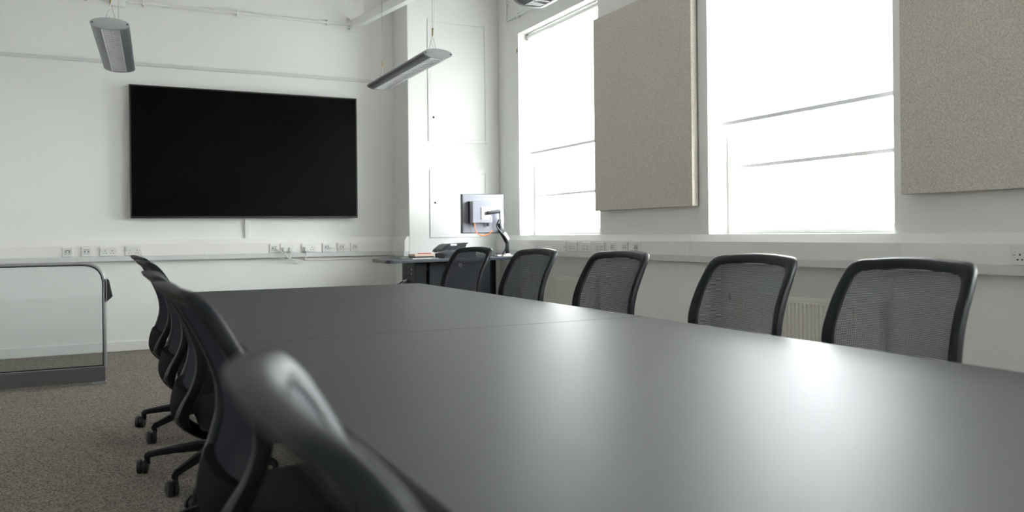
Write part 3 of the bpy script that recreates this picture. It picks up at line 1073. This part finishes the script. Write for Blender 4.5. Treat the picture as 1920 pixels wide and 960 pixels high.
# equipment turret (open black box with handle slot)
tr = empty('equipment_box', (3.11, 7.62, DZ), label='black open equipment box with a handle slot, on the lectern', cat='box')
B0 = [(-0.14, -0.15), (0.17, -0.15), (0.17, 0.15), (-0.14, 0.15)]
MB().extrude([(-0.16, 0.0), (0.18, 0.0), (0.18, 0.098), (0.155, 0.10), (-0.13, 0.052), (-0.16, 0.045)], (0, -0.16, 0), (0, 0.10, 0), (1, 0, 0), (0, 0, 1)).build('sloped_body', DESKB, tr, bevel=0.004)
hood = MB()
hood.extrude([(-0.165, 0.05), (-0.105, 0.118), (-0.07, 0.138), (0.165, 0.148), (0.215, 0.146), (0.19, 0.128), (0.18, 0.10)], (0, 0.101, 0), (0, 0.118, 0), (1, 0, 0), (0, 0, 1))
hood.build('back_wall', RACK, tr, bevel=0.003)
MB().extrude([(-0.185, 0.060), (-0.165, 0.088), (-0.11, 0.130), (-0.075, 0.142), (-0.075, 0.132), (-0.105, 0.120), (-0.15, 0.080)], (0, -0.10, 0), (0, 0.119, 0), (1, 0, 0), (0, 0, 1)).build('side_flare', RACK, tr, bevel=0.002)
MB().box(0.01, 0.08, 0.095, 0.1005, 0.118, 0.136).build('handle_slot', PAPER, tr, bevel=0.006)
MB().lathe([(0.012, -0.006), (0.012, 0.0)], (-0.135, -0.1605, 0.026), 12, 'y').build('side_knob', BLACK, tr)

# papers and small things on the lectern
def sheet(name, x0, x1, y0, y1, z0, th, m_, lab, cat, rz=0.0):
    o = MB().box(-(x1-x0)/2, (x1-x0)/2, -(y1-y0)/2, (y1-y0)/2, 0, th).build(name, m_, bevel=min(0.002, th*0.3))
    o.location = ((x0+x1)/2, (y0+y1)/2, z0)
    o.rotation_euler = (0, 0, rz)
    return tag(o, lab, cat)


sheet('paper_sheet', 2.58, 2.86, 7.50, 7.70, DZ+0.0003, 0.006, PAPER, 'white paper sheet lying under the notebooks on the lectern', 'paper')
sheet('notebook', 2.66, 2.86, 7.51, 7.68, DZ+0.0068, 0.016, BLACK, 'dark notebook under the tan folder on the lectern', 'notebook', 0.05)
sheet('folder', 2.66, 2.87, 7.52, 7.69, DZ+0.0232, 0.022, CARD, 'tan card folder on top of the dark notebook on the lectern', 'folder', 0.05)
sheet('booklet', 2.74, 2.85, 7.54, 7.66, DZ+0.0456, 0.008, REDP, 'dark red booklet on top of the tan folder', 'booklet', -0.1)
pn = MB().tube([(-0.05, 0, 0), (0.05, 0, 0)], 0.006, 8).build('marker_pen', BLACK, None, True)
pn.location = (2.57, 7.44, DZ+0.0063)
pn.rotation_euler = (0, 0, 0.25)
tag(pn, 'dark marker pen lying at the left end of the lectern', 'pen')
cable([(2.86, 7.40, DZ+0.005), (2.80, 7.365, DZ+0.004), (2.775, 7.34, DZ-0.006), (2.75, 7.36, 0.77), (2.71, 7.48, 0.70), (2.68, 7.58, 0.66)], 0.004, BLACK,
      'thin black cable hanging over the front edge of the lectern')
cable([(2.640, 7.72, 0.640), (2.60, 7.70, 0.63), (2.56, 7.68, 0.612), (2.51, 7.66, 0.597), (2.47, 7.66, 0.55), (2.46, 7.68, 0.2), (2.46, 7.70, 0.008)], 0.007, BLACK,
      'black and white cable plugged low into the lectern side panel')
mk = MB().tube([(2.652, 7.722, 0.645), (2.605, 7.702, 0.632)], 0.0105, 8).build('cable_connector', PAPER, None, True)
tag(mk, 'small white connector at the end of the lectern cable', 'connector')

# ------------------------------------------------------------------ monitor seen from behind, on an arm
mo = empty('monitor', (3.447, 7.62, 1.105), math.radians(-4), label='back of a pale touch monitor held above the lectern', cat='monitor')
MB().box(-0.222, 0.222, 0.0, 0.028, 0.0, 0.392).build('rear_panel', MONW, mo, bevel=0.004)
MB().box(-0.232, 0.232, 0.0285, 0.05, -0.006, 0.398).build('bezel', BLACK, mo, bevel=0.003)
MB().box(-0.236, -0.2225, -0.004, 0.028, -0.004, 0.396).build('side_trim', BLACK, mo, bevel=0.002)
pb = MB().box(-0.135, 0.075, -0.056, -0.0005, 0.10, 0.318).build('rear_box', MONW, mo, bevel=0.004)
MB().box(-0.168, -0.1355, -0.060, -0.001, 0.098, 0.320).build('rear_box_side', BLACK, pb, bevel=0.003)
MB().box(-0.05, 0.06, -0.060, -0.0565, 0.135, 0.26).build('mount_plate', PAPER, mo, bevel=0.002)
for a in (-0.043, 0.053):
    for q in (0.143, 0.252):
        MB().lathe([(0.006, -0.0635), (0.006, -0.0605)], (a, 0, q), 8, 'y').build('screw', HOLE, mo)
MB().box(-0.046, -0.040, -0.0615, -0.0602, 0.15, 0.245).build('mount_slot', HOLE, mo)
for i in range(7):
    for q in (0.012, 0.380):
        MB().lathe([(0.003, -0.002), (0.003, 0.001)], (-0.2+i*0.066, 0, q), 8, 'y').build('screw', FRAMEG, mo)
for i in range(6): MB().box(0.168, 0.198, -0.001, 0.001, 0.11+i*0.014, 0.118+i*0.014).build('vent_slot', FRAMEG, mo)
MB().tube(catmull([(-0.11, -0.03, 0.105), (-0.11, -0.03, 0.07), (-0.09, -0.04, 0.0), (-0.03, -0.05, -0.03), (0.04, -0.05, -0.012), (0.08, -0.045, 0.03)], 6), 0.0045, 8).build('orange_cable', ORANGE, mo, True)
MB().tube([(-0.11, -0.03, 0.10), (-0.11, -0.03, 0.068)], 0.009, 8).build('orange_plug', ORANGE, mo)
MB().box(-0.128, -0.122, -0.036, -0.024, 0.06, 0.10).build('black_plug', BLACK, mo)
MB().box(0.028, 0.048, -0.04, -0.02, 0.066, 0.0995).build('black_plug', BLACK, mo)

ma = empty('monitor_stand', (3.74, 7.60, DZ), label='black and cream monitor arm clamped to the lectern desk', cat='monitor stand')
MB().box(-0.105, 0.06, -0.05, 0.06, 0.0, 0.014).build('clamp_base', ARMW, ma, bevel=0.004)
MB().lathe([(0.038, 0.0145), (0.030, 0.03)], (-0.035, 0, 0), 20).build('collar', ARMW, ma, smooth=True)
MB().box(-0.16, -0.106, -0.03, 0.03, 0.0005, 0.018).build('clamp_screw', CHROME, ma, bevel=0.004)
MB().lathe([(0.020, 0.03), (0.020, 0.15)], (-0.035, 0, 0), 16).build('pole', BLACK, ma, smooth=True)


def arm(name, p, q, wd, dp, m_):
    p, q = Vector(p), Vector(q)
    d_ = (q-p).normalized()
    side = d_.cross(Vector((0, 1, 0))).normalized()
    el = rounded([(-wd, -dp), (wd, -dp), (wd, dp), (-wd, dp)], [min(wd, dp)*0.8]*4, 4)
    return MB().extrude([(e.x, e.y) for e in el], p, q, side, (0, 1, 0)).build(name, m_, ma, smooth=True)


arm('lower_arm', (-0.035, 0, 0.145), (-0.105, 0.0, 0.262), 0.022, 0.022, BLACK)
arm('arm_cover', (-0.03, -0.018, 0.175), (-0.075, -0.018, 0.245), 0.014, 0.010, PAPER)
MB().lathe([(0.026, -0.026), (0.026, 0.026)], (-0.105, 0, 0.262), 16, 'y').build('elbow', BLACK, ma, smooth=True)
arm('riser', (-0.108, 0, 0.28), (-0.122, 0, 0.345), 0.021, 0.022, BLACK)
arm('upper_arm', (-0.118, -0.045, 0.345), (-0.136, -0.062, 0.485), 0.021, 0.020, ARMW)
MB().tube([(-0.140, -0.062, 0.465), (-0.225, -0.068, 0.452), (-0.285, -0.055, 0.447)], [0.018, 0.017, 0.020], 10).build('tilt_head', BLACK, ma, smooth=True)
MB().tube(catmull([(-0.15, -0.05, 0.38), (-0.165, -0.03, 0.31), (-0.12, -0.035, 0.25), (-0.055, -0.035, 0.17), (-0.07, -0.03, 0.08), (-0.11, -0.035, 0.025)], 6), 0.008, 8).build('black_cable', BLACK, ma, smooth=True)
